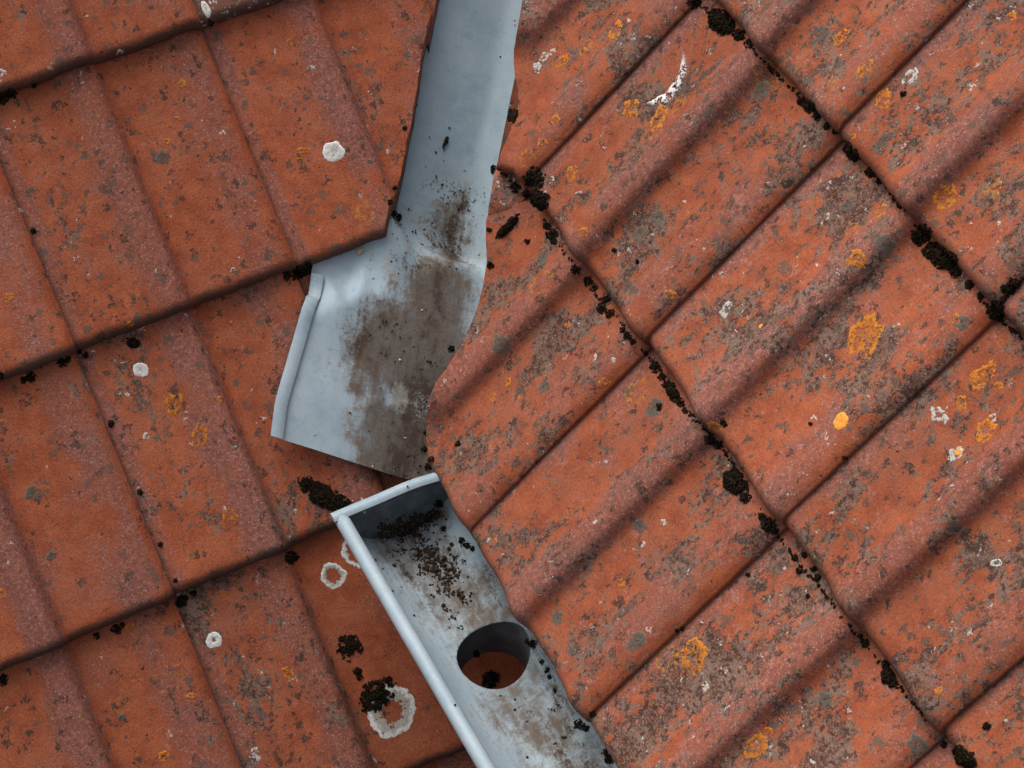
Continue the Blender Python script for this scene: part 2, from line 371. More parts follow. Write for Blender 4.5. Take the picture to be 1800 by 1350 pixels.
# main slope: sawn along the valley in the courses beside it, whole below
VN = Vector((.85, 1.0, 0)).normalized()
LCUT = [((0, .637, 0), tuple(VN))]
LPARAM = {(-1, 1): dict(spots=.5, purple=1), (0, 1): dict(spots=1.75, fleck=.3), (1, 1): dict(spots=1.15, purple=.95), (2, 1): dict(spots=.3),
      (0, 2): dict(spots=1.35, fleck=.75), (1, 2): dict(spots=.5, purple=.5, bright=.95, shelter=.5), (-1, 2): dict(spots=.5, purple=1, fleck=.5),
      (1, 3): dict(shelter=1.0, bright=.95), (0, 3): dict(spots=1.6, fleck=1.0, shelter=.5, pink=.7), (-1, 3): dict(spots=.8, purple=.9, pink=.5),
      (0, 0): dict(spots=.8, purple=.8), (1, 0): dict(spots=.3, whitewash=1.0, bright=.75), (-1, 0): dict(spots=.7), (2, 2): dict(spots=-.2), (1, 4): dict(shelter=1.0)}
# keys are (column, course): a tile of column c spans joints c..c+1, its nose lies on course line j
for j in range(-2, 6):
    for c in range(-4, 5):
        cuts = LCUT if j <= 1 else ([((.20, .395, 0), tuple(Vector((-1.0, 1.0, 0)).normalized()))] if j == 2 else ())
        if j > 1 and c > 2: continue
        p = dict(LPARAM.get((c, j), {})); p.setdefault('spots', float(rng.uniform(.2, .8))); p.setdefault('purple', float(rng.uniform(.7, 1)))
        p.setdefault('bright', float(rng.uniform(.93, 1.05)))
        p.setdefault('fleck', float(rng.uniform(.1, .4)))
        lay(main_roof, np.zeros(3), LX, LU, LN, c, -j, GL, cuts, **p)
# upper slope: sawn along the valley
def plan_cut(p, q):
    d = Vector((q[0] - p[0], q[1] - p[1], 0)); n = Vector((d.y, -d.x, 0)).normalized()
    if n.x + n.y > 0: n = -n
    return [((p[0] - n.x * .022, p[1] - n.y * .022, 0), tuple(n))]
RC0 = plan_cut((.335, .545), (.466, .368)); RCB = plan_cut((.262, .587), (.337, .528)); RC1 = plan_cut((.13, .69), (.262, .587))
EDGE = np.array([(936, -200), (928, -60), (920, 5), (909, 50), (903, 90), (904, 130), (912, 158), (911, 190), (898, 228), (878, 275), (866, 320), (861, 352), (854, 400), (857, 450), (850, 500), (838, 545), (818, 592), (795, 632), (768, 670), (753, 702), (748, 745), (752, 800), (768, 852), (800, 930)], float)
def edge_shift(P, n):
    """how far the saw line has to wander along n at P"""
    s = 0.0; P = np.array(P); n = np.array(n)
    for _ in range(4):
        q = px(P + n * s); q1 = px(P + n * (s + .001)); g_ = (q1 - q) / .001
        e = np.interp(q[1], EDGE[:, 1], EDGE[:, 0]) - q[0]
        sl = (np.interp(q[1] + 2, EDGE[:, 1], EDGE[:, 0]) - np.interp(q[1] - 2, EDGE[:, 1], EDGE[:, 0])) / 4
        den = g_[0] - sl * g_[1]
        if abs(den) < 150: break
        s += e / den
    return float(np.clip(s, -.01, .06))
for m in range(0, 5):
    for k in range(-5, 4):
        p = dict(spots=float(rng.uniform(.5, 1.0)), fleck=float(rng.uniform(.85, 1.4)), purple=float(rng.uniform(.7, 1.1)), pink=float(rng.uniform(.2, .9)),
                 rustlichen=float(rng.uniform(.05, .22)), bright=float(rng.uniform(.84, 1.0)))
        p.update({(1, 0): dict(fleck=1.45, pink=1.1, purple=.8), (0, 0): dict(fleck=1.15), (1, 1): dict(fleck=1.2, pink=.8), (0, 1): dict(fleck=1.15, pink=.8), (-1, 1): dict(fleck=1.05, pink=.7), (0, 2): dict(fleck=1.25, spots=1.1), (-1, 0): dict(fleck=1.1)}.get((k, m), {}))
        lay(upper_roof, OR, RX, RU, RN, k, m, GR, (RC0 if k >= -1 else RCB) if m == 0 else RC1, wave=edge_shift, **p)

# what lies under the tiles
def slab(name, pts, n, th, m, parent=None):
    bm = bmesh.new(); a = [bm.verts.new(p) for p in pts]; f = bm.faces.new(a)
    r = bmesh.ops.extrude_face_region(bm, geom=[f]); bmesh.ops.translate(bm, verts=[v for v in r['geom'] if isinstance(v, bmesh.types.BMVert)], vec=Vector(n) * -th)
    bmesh.ops.recalc_face_normals(bm, faces=bm.faces[:]); me = bpy.data.meshes.new(name); bm.to_mesh(me); bm.free()
    o = link(name, me, m)
    if parent is not None: o.parent = parent; o.matrix_parent_inverse = Matrix.Translation(-parent.location)
    return o
def Lp(s, y, h): return LD * s + LX * y + LN * h
def Rp(x, s, h): return OR + RX * (x - OR[0]) + RU * s + RN * h
slab('roof_underlay', [Lp(-1.0, -1.2, -.085), Lp(.30, -1.2, -.085), Lp(.30, .55, -.085), Lp(-1.0, 1.35, -.085)], LN, .03, UNDER, main_roof)
slab('roof_underlay', [Lp(.30, -1.2, -.085), Lp(1.65, -1.2, -.085), Lp(1.65, .9, -.085), Lp(.30, .9, -.085)], LN, .03, UNDER, main_roof)
slab('roof_underlay', [Rp(.75, .04, -.10), Rp(1.8, .04, -.10), Rp(1.8, 1.7, -.10), Rp(-.6, 1.7, -.10)], RN, .03, UNDER, upper_roof)
slab('fascia_board', [(.60, .405, -.36), (1.8, .405, -.36), (1.8, .405, -.52), (.60, .405, -.52)], (0, -1, 0), .022, TIMBER, upper_roof)
wall = slab('dormer_wall', [(.62, .46, -.38), (1.8, .46, -.38), (1.8, .46, -1.75), (.62, .46, -.62)], (0, -1, 0), .12, PLASTER)
prop(wall, label='plastered cheek wall under the eaves behind the gutter', category='wall')

# ------------------------------------------------------------------ sheet metal
def seg_field(Q, segs):
    """soft distance field of strokes (x0,y0,x1,y1,radius,strength) in photo pixels"""
    out = np.zeros(len(Q))
    for x0, y0, x1, y1, r, s in segs:
        a = np.array([x0, y0], float); d = np.array([x1 - x0, y1 - y0], float); L2 = max(d @ d, 1e-9)
        t = np.clip((Q - a) @ d / L2, 0, 1)
        dist = np.linalg.norm(Q - a - t[:, None] * d, axis=1)
        out = np.maximum(out, s * (1 - ss(.05 * r, 1.6 * r, dist)))
    return out
def stain(me, mat, dirt=(), soot=(), tan=(), streaky=0.0, bare=()):
    n = len(me.vertices); co = np.empty(n * 3); me.vertices.foreach_get('co', co); co = co.reshape(-1, 3)
    co = co @ np.array(mat.to_3x3()).T + np.array(mat.translation)
    Q = px(co)
    for nm, sg in (('dirt', dirt), ('soot', soot), ('tan', tan)): fattr(me, nm, (seg_field(Q, sg) - (seg_field(Q, bare) if bare and nm == 'dirt' else 0)) if sg else np.zeros(n))
    fattr(me, 'streaky', np.full(n, streaky))
FLOW = Vector((.62, -.52, -.59)).normalized()
def sheet(name, G, m, th, parent=None):
    """a grid of points G[r][c] thickened downwards along its normals"""
    nr, nc = G.shape[:2]
    du = np.gradient(G, axis=1); dv = np.gradient(G, axis=0); N = np.cross(du, dv); N /= np.linalg.norm(N, axis=2, keepdims=True) + 1e-12
    if N[..., 2].mean() < 0: N = -N
    V = np.concatenate([G.reshape(-1, 3), (G - N * th).reshape(-1, 3)]); n = nr * nc; F = []
    for r in range(nr - 1):
        for c in range(nc - 1):
            a = r * nc + c; F.append((a, a + 1, a + nc + 1, a + nc)); F.append((n + a, n + a + nc, n + a + nc + 1, n + a + 1))
    rim = [c for c in range(nc)] + [r * nc + nc - 1 for r in range(1, nr)] + [(nr - 1) * nc + c for c in range(nc - 2, -1, -1)] + [r * nc for r in range(nr - 2, 0, -1)]
    for a, b in zip(rim, rim[1:] + rim[:1]): F.append((a, n + a, n + b, b))
    me = mesh(name, V, F)
    bm = bmesh.new(); bm.from_mesh(me); bmesh.ops.recalc_face_normals(bm, faces=bm.faces[:])
    for e in bm.edges:
        if len(e.link_faces) == 2 and e.calc_face_angle(0) > .8: e.smooth = False
    bm.to_mesh(me); bm.free()
    o = link(name, me, m, parent); o['flow'] = [*FLOW]
    return o
def tube_mesh(name, pts, r, m, n=14, parent=None, cap=True):
    pts = [Vector(p) for p in pts]; V, F = [], []
    for i, p in enumerate(pts):
        d = (pts[min(i + 1, len(pts) - 1)] - pts[max(i - 1, 0)]).normalized(); a = d.orthogonal().normalized() if i == 0 else (a - d * a.dot(d)).normalized(); b = d.cross(a)
        rr = r[i] if hasattr(r, '__len__') else r
        for k in range(n):
            t = 2 * math.pi * k / n; V.append(p + (a * math.cos(t) + b * math.sin(t)) * rr)
    for i in range(len(pts) - 1):
        for k in range(n): q = (k + 1) % n; F.append((i * n + k, i * n + q, (i + 1) * n + q, (i + 1) * n + k))
    if cap: F.append(list(range(n))[::-1]); F.append([(len(pts) - 1) * n + k for k in range(n)])
    me = mesh(name, V, F)
    bm = bmesh.new(); bm.from_mesh(me); bmesh.ops.recalc_face_normals(bm, faces=bm.faces[:]); bm.to_mesh(me); bm.free()
    return link(name, me, m, parent)

# valley lining: a V between both slopes that fans out over the tiles below
def interp(pts, t):
    p = np.array(pts, float); return np.array([np.interp(t, p[:, 0], p[:, i]) for i in range(1, p.shape[1])])
# rows run down the valley: parameter, left edge (x, y), right edge (x, y) in plan
ROWS = [(-1.0, -.55, 1.02, -.30, 1.16), (0, .0, .53, .16, .78), (.40, .204, .352, .33, .60), (.52, .243, .318, .385, .545),
        (.62, .278, .293, .43, .48), (.74, .323, .249, .46, .435), (.88, .368, .206, .505, .40), (1.0, .399, .184, .523, .37)]
ts = np.concatenate([np.linspace(-1, 0, 20)[:-1], np.linspace(0, .45, 36)[:-1], np.linspace(.45, 1, 90)])
qs = np.linspace(0, 1, 90)
G = np.zeros((len(ts), len(qs), 3))
for r, t in enumerate(ts):
    l0, l1, r0, r1 = interp(ROWS, t)
    bow = .012 * ss(.9, 1, t)
    for c, q in enumerate(qs):
        x = l0 + (r0 - l0) * q - bow * math.sin(math.pi * q) * 0; y = l1 + (r1 - l1) * q
        fl = ss(.165, .225, x) * (1 - ss(-.006, .065, y - (.408 + (x - .20))))          # out over the course below
        tl = TN / GL / math.cos(A) * (x - .232)
        drape = -REF + .0042 + 1.12 * float(profile((y / W) % 1.0)) + tl; flat = -.0080 + tl + .004 * ss(.3, .4, x)
        s2 = ss(.250, .305, x)
        wl = -.055 * (1 - fl) + fl * (drape * (1 - s2) + flat * s2)
        wr = -.080
        zl = -math.tan(A) * x + wl / math.cos(A); zr = OR[2] + math.tan(B) * (y - OR[1]) + wr / math.cos(B)
        k = .010 + .020 * ss(.45, .8, t)
        z = k * np.logaddexp(zl / k, zr / k) - k * .35 * (1 - ss(.40, .5, t))
        # a couple of hammered dents where the lining is dressed over the tile
        pz = px(np.array([x, y, z]))
        for (dx, dy, rx, ry, hh, an) in ((612, 500, 13, 34, -.0014, .25), (638, 488, 13, 36, .0034, .2), (585, 510, 11, 34, .0022, -.55), (665, 500, 14, 30, -.0012, .3), (600, 560, 30, 40, .002, 0), (690, 300, 40, 90, .002, 0)):
            ca, sa = math.cos(an), math.sin(an); ex = (pz[0] - dx) * ca + (pz[1] - dy) * sa; ey = -(pz[0] - dx) * sa + (pz[1] - dy) * ca
            z += hh * math.exp(-(ex / rx) ** 2 - (ey / ry) ** 2)
        z += .0012 * noise.noise((x * 16, y * 16, 4.)) + .0006 * noise.noise((x * 45, y * 45, 9.))
        G[r, c] = (x, y, z)
valley = empty('valley_lining', tuple(G[-1, 30]), 'weathered grey zinc valley lining stained brown where it fans out over the tiles', 'flashing')
bpy.context.view_layer.update()
def child(o, par):
    o.parent = par; o.matrix_parent_inverse = Matrix.Translation(-par.location); return o
vs_ = child(sheet('sheet', G, ZINC, .0011), valley)
stain(vs_.data, Matrix.Identity(4), streaky=.5, bare=[(700, 700, 728, 706, 30, 1.0)],
      dirt=[(700, 610, 740, 640, 104, 1.30), (650, 600, 640, 680, 40, .8), (795, 390, 775, 600, 46, .80), (700, 700, 695, 840, 80, 1.25), (772, 500, 735, 830, 64, 1.2), (812, 345, 798, 420, 26, .7), (800, 500, 800, 600, 40, .5)],
      tan=[(712, 702, 728, 705, 34, 1.0), (770, 330, 770, 480, 110, .50), (700, 450, 740, 560, 80, .50), (640, 570, 625, 780, 36, .55), (640, 780, 660, 830, 34, .5), (730, 740, 740, 830, 20, .4)],
      soot=[(812, 352, 808, 366, 10, .62), (795, 390, 796, 450, 20, .62), (772, 470, 768, 540, 16, .60), (640, 595, 628, 622, 18, .6), (700, 390, 690, 372, 20, .55), (742, 690, 700, 835, 44, .74), (670, 580, 760, 700, 90, .40),
            (820, 350, 852, 356, 6, .55), (700, 455, 730, 465, 20, .45), (765, 540, 730, 660, 36, .42), (720, 800, 705, 835, 20, .6)])
# folded welt along the free left edge of the fan
i0 = int(np.argmin(abs(ts - .518))); WL = []
for r in range(i0, len(ts)):
    e = G[r, 0]; q = G[r, 6]; d = q - e; d /= np.linalg.norm(d)
    WL.append((e, d))
nW = len(WL); Gw = np.zeros((nW, 9, 3)); wid = .0158
for r, (e, d) in enumerate(WL):
    for c in range(9):
        s = c / 8
        Gw[r, c] = e + d * (wid * (s * 1.04 - .04)) + np.array(LN) * (.0030 + .0030 * max(0, math.sin(math.pi * min(1, .12 + s * .80))) ** .6)
wl_ = child(sheet('welt', Gw, ZINC, .0022), valley); stain(wl_.data, Matrix.Identity(4))

# eaves gutter: half-round trough with rolled bead, stop end and outlet
YC, ZC, R, X0, X1 = .302, -.372, .080, .533, 1.75
gutter = empty('eaves_gutter', (X0, YC, ZC), 'half-round zinc eaves gutter with closed stop end and round outlet hole', 'gutter')
bpy.context.view_layer.update()
xs = np.concatenate([np.linspace(X0, 1.1, 130), np.linspace(1.1, X1, 30)[1:]]); th = np.linspace(math.pi * 1.0, math.pi * 1.86, 60)
Gg = np.zeros((len(xs), len(th), 3))
for r, x in enumerate(xs):
    for c, a in enumerate(th):
        rr = R + .0008 * noise.noise((x * 9, a * 2, 1.)) + .0004 * noise.noise((x * 40, a * 6, 1.))
        Gg[r, c] = (x, YC + rr * math.cos(a), ZC + rr * math.sin(a))
tr = sheet('trough', Gg, ZINC, .0014)
HX, HY, HR = .757, .3165, .0455
cut = tube_mesh('cutter', [(HX, HY, ZC - .30), (HX, HY, ZC - .05)], HR, None, 64)
md = tr.modifiers.new('hole', 'BOOLEAN'); md.object = cut; md.operation = 'DIFFERENCE'; md.solver = 'EXACT'
bpy.context.view_layer.update()
dg = bpy.context.evaluated_depsgraph_get(); nm = bpy.data.meshes.new_from_object(tr.evaluated_get(dg))
tr.modifiers.clear(); tr.data = nm; cd_ = cut.data; bpy.data.objects.remove(cut); bpy.data.meshes.remove(cd_)
nm.materials.clear(); nm.materials.append(ZINC)
child(tr, gutter); tr['flow'] = [1.0, 0.0, 0.0]
stain(nm, Matrix.Identity(4), streaky=.45,
      dirt=[(700, 925, 840, 1090, 80, .80), (850, 1010, 1000, 1250, 55, .62), (900, 1230, 1080, 1400, 85, .72), (690, 935, 770, 905, 30, .85), (830, 990, 870, 1060, 40, .42), (960, 1130, 1000, 1260, 36, .40), (780, 1080, 800, 1130, 26, .55), (660, 930, 700, 1000, 16, .55)],
      tan=[(740, 960, 840, 1090, 46, .50), (930, 1130, 960, 1240, 44, .34), (870, 1220, 1010, 1360, 60, .42), (830, 1000, 870, 1070, 36, .45), (790, 920, 870, 1040, 26, .45)],
      soot=[(665, 938, 770, 900, 14, .74), (715, 945, 790, 1000, 30, .42), (700, 990, 760, 1070, 10, .50), (950, 1150, 1000, 1260, 20, .42), (690, 975, 730, 1030, 8, .46), (955, 1270, 1000, 1350, 16, .52), (1000, 1280, 1040, 1350, 12, .5), (850, 1000, 880, 1060, 14, .36)])
bead_p = [(x, YC - R - .003, ZC + .001 + .0008 * noise.noise((x * 7, 0, 3.))) for x in np.linspace(X0 - .002, X1, 60)]
bead = child(tube_mesh('bead', bead_p, .0096, ZINC, 20), gutter); stain(bead.data, Matrix.Identity(4))
# stop end: a half disc with a folded rim
def half_disc(x0, x1, r):
    V, F = [], []; n = 40
    for x in (x0, x1):
        for k in range(n + 1):
            a = math.pi * (1 + .97 * k / n); V.append((x, YC + r * math.cos(a), ZC + .002 + r * math.sin(a)))
    m = n + 1
    F.append(list(range(m))); F.append([m + k for k in range(m)][::-1])
    for k in range(m): q = (k + 1) % m; F.append((k, m + k, m + q, q))
    return V, F
V, F = half_disc(X0 - .0015, X0 + .0005, R + .0022)
bmx = mesh('stop_end', V, F, False); se = child(link('stop_end', bmx, None), gutter)
STOP = simple('dull_grey_zinc', (.065, .082, .090), (.125, .150, .162), 40, .55, .35, .2)
bmx.materials.append(STOP)
rimp = np.zeros((24, 7, 3))
for r, s in enumerate(np.linspace(-.014, 2 * R + .002, 24)):
    for c, q in enumerate(np.linspace(-1, 1, 7)):
        rimp[r, c] = (X0 - .003 + q * .0075 + .0008 * noise.noise((s * 30, 1, 1)), YC - R + s, ZC + .0115 - .0035 * q * q + .001 * noise.noise((s * 20, 5, 2.)) - .012 * ss(.10, .17, s))
rm = child(sheet('rim', rimp, ZINC, .007), se); rm.matrix_parent_inverse = Matrix.Translation(-gutter.location) ; rm.matrix_parent_inverse = Matrix.Identity(4)
stain(rm.data, Matrix.Identity(4))
# outlet spigot
n = 64; V, F = [], []
zt = lambda a: ZC - math.sqrt(max(0, R**2 - (HY + HR * math.sin(a) - YC)**2)) - .0012
for ring in range(4):
    for k in range(n):
        a = 2 * math.pi * k / n; rr = HR + (.0002 if ring in (0, 1) else .0016)
        z = (zt(a), -.512, -.512, zt(a))[ring]
        V.append((HX + rr * math.cos(a), HY + rr * math.sin(a), z))
for ring in range(4):
    for k in range(n): q = (k + 1) % n; r2 = (ring + 1) % 4; F.append((ring * n + k, ring * n + q, r2 * n + q, r2 * n + k))
ot = mesh('outlet', V, F); bm = bmesh.new(); bm.from_mesh(ot); bmesh.ops.recalc_face_normals(bm, faces=bm.faces[:])
for e in bm.edges:
    if e.calc_face_angle(0) > .8: e.smooth = False
bm.to_mesh(ot); bm.free()
child(link('outlet', ot, TUBE), gutter)

# ------------------------------------------------------------------ where things sit: look for the surface under a spot of the photograph
bpy.context.view_layer.update()
AV, AF, AO = [], [], []; base = 0
for o in list(S.objects):
    if o.type != 'MESH': continue
    me = o.data; n = len(me.vertices); co = np.empty(n * 3); me.vertices.foreach_get('co', co)
    mw = np.array(o.matrix_world); co = co.reshape(-1, 3) @ mw[:3, :3].T + mw[:3, 3]
    AV.append(co); AF += [[v + base for v in p.vertices] for p in me.polygons]; AO += [o] * len(me.polygons); base += n
BV = BVHTree.FromPolygons(np.concatenate(AV).tolist(), AF)
def hit(u, v):
    d = Vector(ray(u, v)); p, nn, i, _ = BV.ray_cast(Vector(CAM), d, 20)
    if p is None: return None
    if nn.dot(d) > 0: nn = -nn
    return p, nn, AO[i]
def drop(P, N, h=.05):
    p, nn, i, _ = BV.ray_cast(P + N * h, -N, h * 2.2)
    return (p, nn, AO[i]) if p is not None else (None, None, None)
PXM = 2.75 / FPX                                              # metres per photo pixel

# ------------------------------------------------------------------ lichen crusts, each grown on its tile
def lichen(u, v, rpx, mat, asp=1.0, ang=0.0, hole=0.0, arc=None, th=.0011, ragged=.22, seed=0, name='lichen'):
    h = hit(u, v)
    if h is None: return
    p, N, tile = h
    if tile.name.split('.')[0] != 'tile':                     # the ring runs on beneath the gutter: look for the tile below
        q = Vector(on_left(u, v, -.025)); p, N, tile = drop(q, Vector(LN), .028)
        if p is None or tile.name.split('.')[0] != 'tile': return
    T1 = Vector(RM[0]); T1 = (T1 - N * T1.dot(N)).normalized(); T2 = N.cross(T1) * -1      # roughly image right, image down
    if T2.dot(Vector(RM[1])) < 0: T2 = -T2
    ca, sa = math.cos(ang), math.sin(ang); r0 = rpx * PXM
    nr, na = 9, 44; V, F, rad = [], [], []
    for k in range(na):
        a = 2 * math.pi * k / na
        if arc: a = arc[0] + (arc[1] - arc[0]) * k / (na - 1)
        cx, cy = math.cos(a), math.sin(a)
        rr = r0 * (1 + ragged * noise.noise((cx * 1.6 + seed, cy * 1.6, seed * .7)) + ragged * .55 * noise.noise((cx * 5 + seed, cy * 5, 2.)) + ragged * .35 * noise.noise((cx * 14 + seed, cy * 14, 5.)))
        hl = hole * (1 + .5 * noise.noise((cx * 3 + seed, cy * 3, 8.)))
        if arc: hl = 1 - (1 - hole) * (math.sin(math.pi * k / (na - 1)) ** .7 + .05)
        for q in range(nr):
            f = hl + (1 - hl) * q / (nr - 1)
            ex, ey = cx * rr * f, cy * rr * f * asp
            X, Y = ex * ca - ey * sa, ex * sa + ey * ca
            Q = p + T1 * X + T2 * Y; s, _, _ = drop(Q, N)
            if s is None: s = Q
            e = (q / (nr - 1)); prof = (1 - e ** 6) * (.55 + .45 * ss(0, .75, e)) if hole < .05 else math.sin(math.pi * min(max(e, .02), .98)) ** .5
            V.append(s + N * (-.0006 + (th + .0006) * prof * (1 + .35 * noise.noise((X * 300, Y * 300, seed)))))
            rad.append(f)
    kk = na if not arc else na - 1
    for k in range(kk):
        for q in range(nr - 1):
            a, b = k * nr + q, ((k + 1) % na) * nr + q; F.append((a, b, b + 1, a + 1))
    Mi = tile.matrix_world.inverted()
    me = mesh(name, [Mi @ x for x in V], F)
    bm = bmesh.new(); bm.from_mesh(me); bm.normal_update()
    nz = sum((f.normal.z for f in bm.faces))
    if nz < 0: bmesh.ops.reverse_faces(bm, faces=bm.faces[:])
    bm.to_mesh(me); bm.free()
    fattr(me, 'radial', rad)
    o = link(name, me, mat, tile); return o

LICH = [  # u, v, radius, material, aspect, angle, hole
    (587, 266, 20, LW, .92, 0, 0), (247, 650, 14, LW, .85, .3, 0), (376, 1125, 13, LW, 1.1, 0, .18), (585, 1012, 23, LR, .98, 0, .50), (690, 1250, 41, LR, 1.08, .2, .34),
    (630, 968, 31, LR, .95, .9, .66), (57, 867, 14, LG, 1.1, 0, 0), (90, 977, 11, LG, .7, -.5, 0), (287, 276, 13, LG, 1, 0, 0), (547, 119, 6, LW, .6, 0, 0),
    (224, 694, 4, LW, .8, 0, 0), (257, 767, 6, LW, .9, 0, 0), (211, 92, 6, LW, .8, 0, 0), (37, 371, 5, LW, .5, .8, 0), (2, 128, 8, LW, .8, .3, 0), (410, 475, 4, LW, 1, 0, .4),
    (305, 708, 17, LO, 1.1, .2, .25), (352, 765, 17, LO, 1.1, 0, .5), (405, 906, 14, LO, .8, .2, 0), (388, 702, 7, LO, .8, .5, 0), (320, 148, 7, LO, 1.3, 0, 0), (294, 249, 6, LO, 1, 0, .3), (311, 211, 5, LO, 1, 0, .3),
    (298, 220, 4, LO, 1, 0, .2), (17, 522, 8, LO, .8, -.3, 0), (229, 569, 8, LO, .7, 0, 0), (3, 1043, 8, LO, 1, 0, 0), (393, 1043, 6, LO, 1, 0, .3), (510, 1187, 17, LO, .6, .8, 0), (505, 1178, 9, LO, .8, 0, 0),
    (337, 1224, 9, LO, .6, .2, 0), (287, 1330, 9, LO, 1.3, .2, 0), (228, 1100, 8, LO, .6, -.3, 0), (312, 1172, 4, LO, 1, 0, 0),
    (535, 265, 12, LO, .5, 0, .4), (530, 282, 7, LO, .5, .4, .3), (510, 75, 6, LO, 1.3, 0, 0),
    (1522, 587, 28, LO, 1.2, .25, .18), (1520, 572, 12, LO, 1.2, .2, 0), (1537, 590, 9, LO, 1.8, -.2, 0), (362, 16, 15, LW, .45, 1.15, 0), (1478, 740, 13, LB, 1.02, 0, 0), (1730, 660, 20, LO, .75, -.7, .22), (1715, 662, 12, LO, .8, 0, 0), (1757, 678, 7, LO, 1, 0, 0), (1552, 175, 16, LO, .95, 0, .3),
    (1663, 345, 17, LO, 1.2, 0, .2), (1082, 53, 14, LO, 1.4, .45, .45), (1158, 208, 17, LO, 1.4, .5, .42), (1110, 190, 18, LO, .9, -.6, .5), (1025, 92, 11, LO, .9, 0, 0), (988, 108, 16, LO, .6, -.5, .2), (1005, 302, 12, LO, 1.4, .2, 0),
    (1505, 455, 16, LO, .9, .5, .1), (1548, 372, 10, LO, 1.3, .4, .1), (1733, 757, 16, LO, 1.2, .5, .55), (1690, 708, 8, LO, 1.5, 0, .3), (1478, 65, 16, LO, .7, -.5, .1), (1522, 120, 17, LO, .7, -.5, .4), (1778, 30, 10, LO, .8, -.4, 0), (1500, 240, 5, LO, 1, 0, .3),
    (1025, 407, 11, LO, .8, .4, 0), (1255, 750, 13, LO, .8, .3, 0), (893, 672, 7, LO, 1.2, 0, .3), (866, 697, 8, LO, 1.3, 0, 0), (998, 571, 7, LO, .7, 0, 0), (1063, 672, 10, LO, .7, .2, 0), (1178, 517, 10, LO, .8, 0, .2), (912, 700, 4, LO, 1, 0, 0),
    (1215, 1155, 24, LO, 1.0, .3, .35), (1092, 1025, 10, LO, .7, .5, 0), (1330, 1310, 20, LO, .8, -.6, 0), (1350, 1285, 8, LO, .7, 0, 0), (1650, 1213, 7, LO, .8, 0, 0), (1680, 560, 8, LO, 1, 0, .2), (975, 210, 10, LO, .9, 0, 0), (953, 250, 9, LO, .8, 0, .2),
    (957, 100, 9, LW, .8, -.6, 0), (945, 118, 7, LW, 1.4, 0, 0), (970, 92, 7, LW, .8, -.3, 0), (1275, 545, 8, LW, 1.3, .3, 0), (1283, 535, 6, LW, .7, 0, 0), (1600, 135, 12, LW, .9, -.6, .2), (1255, 485, 4, LW, .7, 0, 0), (1268, 482, 4, LW, 1, 0, 0),
    (1046, 628, 4, LW, 1.6, .4, 0), (1078, 633, 4, LW, 1.0, .4, 0), (1166, 919, 5, LW, 1, 0, 0), (1130, 957, 5, LW, .9, 0, 0), (1650, 730, 12, LW, .8, .6, .3), (1680, 797, 12, LW, .7, -.3, 0), (1685, 795, 6, LB, .9, 0, 0), (1337, 573, 4, LB, 1, 0, 0),
    (1240, 1207, 6, LW, 1.2, -.4, 0), (1752, 990, 7, LW, .7, .4, .35), (1665, 740, 5, LW, 1, 0, 0), (1745, 735, 5, LW, 1.3, .3, 0), (650, 1205, 3, LW, 1, 0, 0), (650, 1330, 8, LG, 1, 0, 0), (448, 1328, 8, LW, 1.5, 0, 0), (215, 1262, 7, LG, 1, 0, 0),
    (955, 452, 18, LG, .65, -.7, 0), (880, 605, 18, LG, 1, 0, 0), (1150, 715, 20, LG, .7, -.7, 0), (1340, 160, 18, LG, .8, -.6, 0), (1555, 430, 17, LG, .9, 0, 0), (1440, 60, 19, LG, .9, 0, 0), (1690, 565, 13, LG, .9, 0, 0), (1155, 382, 15, LG, 1, 0, 0), (955, 680, 12, LG, 1.2, 0, 0),
    (1125, 410, 15, LG, 1, 0, 0), (1612, 1310, 16, LG, 1.0, 0, 0), (1490, 362, 14, LG, .7, -.7, 0), (1555, 245, 22, LG, .5, -.6, 0), (1125, 925, 13, LG, .8, 0, 0), (980, 1085, 13, LG, 1, 0, 0), (1005, 1145, 10, LG, 1, 0, 0), (1450, 1230, 14, LG, .9, .2, 0), (1120, 1125, 18, LG, .8, -.4, 0)]
for i, (u, v, r, m, asp, an, ho) in enumerate(LICH):
    if m is LW and (u > 900 or r < 9): m, r = LP, r * 1.15
    lichen(u, v, r, m, asp, an, ho * (.55 if m is LO else 1), seed=i * 1.37 + .5, ragged=.42 if m in (LO, LG, LP) else .16, th=.0010 if m in (LW, LB) else .0006)
lichen(1158, 132, 50, LC, 1.12, .45, .62, arc=(-.95, 1.75), th=.0022, ragged=.12, seed=3.3)       # broken crescent

# ------------------------------------------------------------------ moss, litter and grit
ICO = []
bm = bmesh.new(); bmesh.ops.create_icosphere(bm, subdivisions=1, radius=1); bm.verts.ensure_lookup_table()
IV = np.array([v.co[:] for v in bm.verts]); IF = np.array([[v.index for v in f.verts] for f in bm.faces]); bm.free()
def lumps(items, name, mat, smooth=True):
    """items: (position, normal, radius): every one a small knobbly lump"""
    V, F = [], []
    for p, N, r in items:
        R3 = np.array(Vector((random.random() - .5, random.random() - .5, random.random() - .5)).to_track_quat('Z', 'Y').to_matrix())
        v = IV * (1 + rng.normal(0, .22, (len(IV), 1))) @ R3.T * r * rng.uniform(.7, 1.25, 3)
        F.append(IF + len(V) * len(IV)); V.append(v + np.array(p))
    if not V: return None
    V = np.concatenate(V); F = np.concatenate(F)
    o = link(name, mesh(name, V, F.tolist(), smooth), mat)
    return o
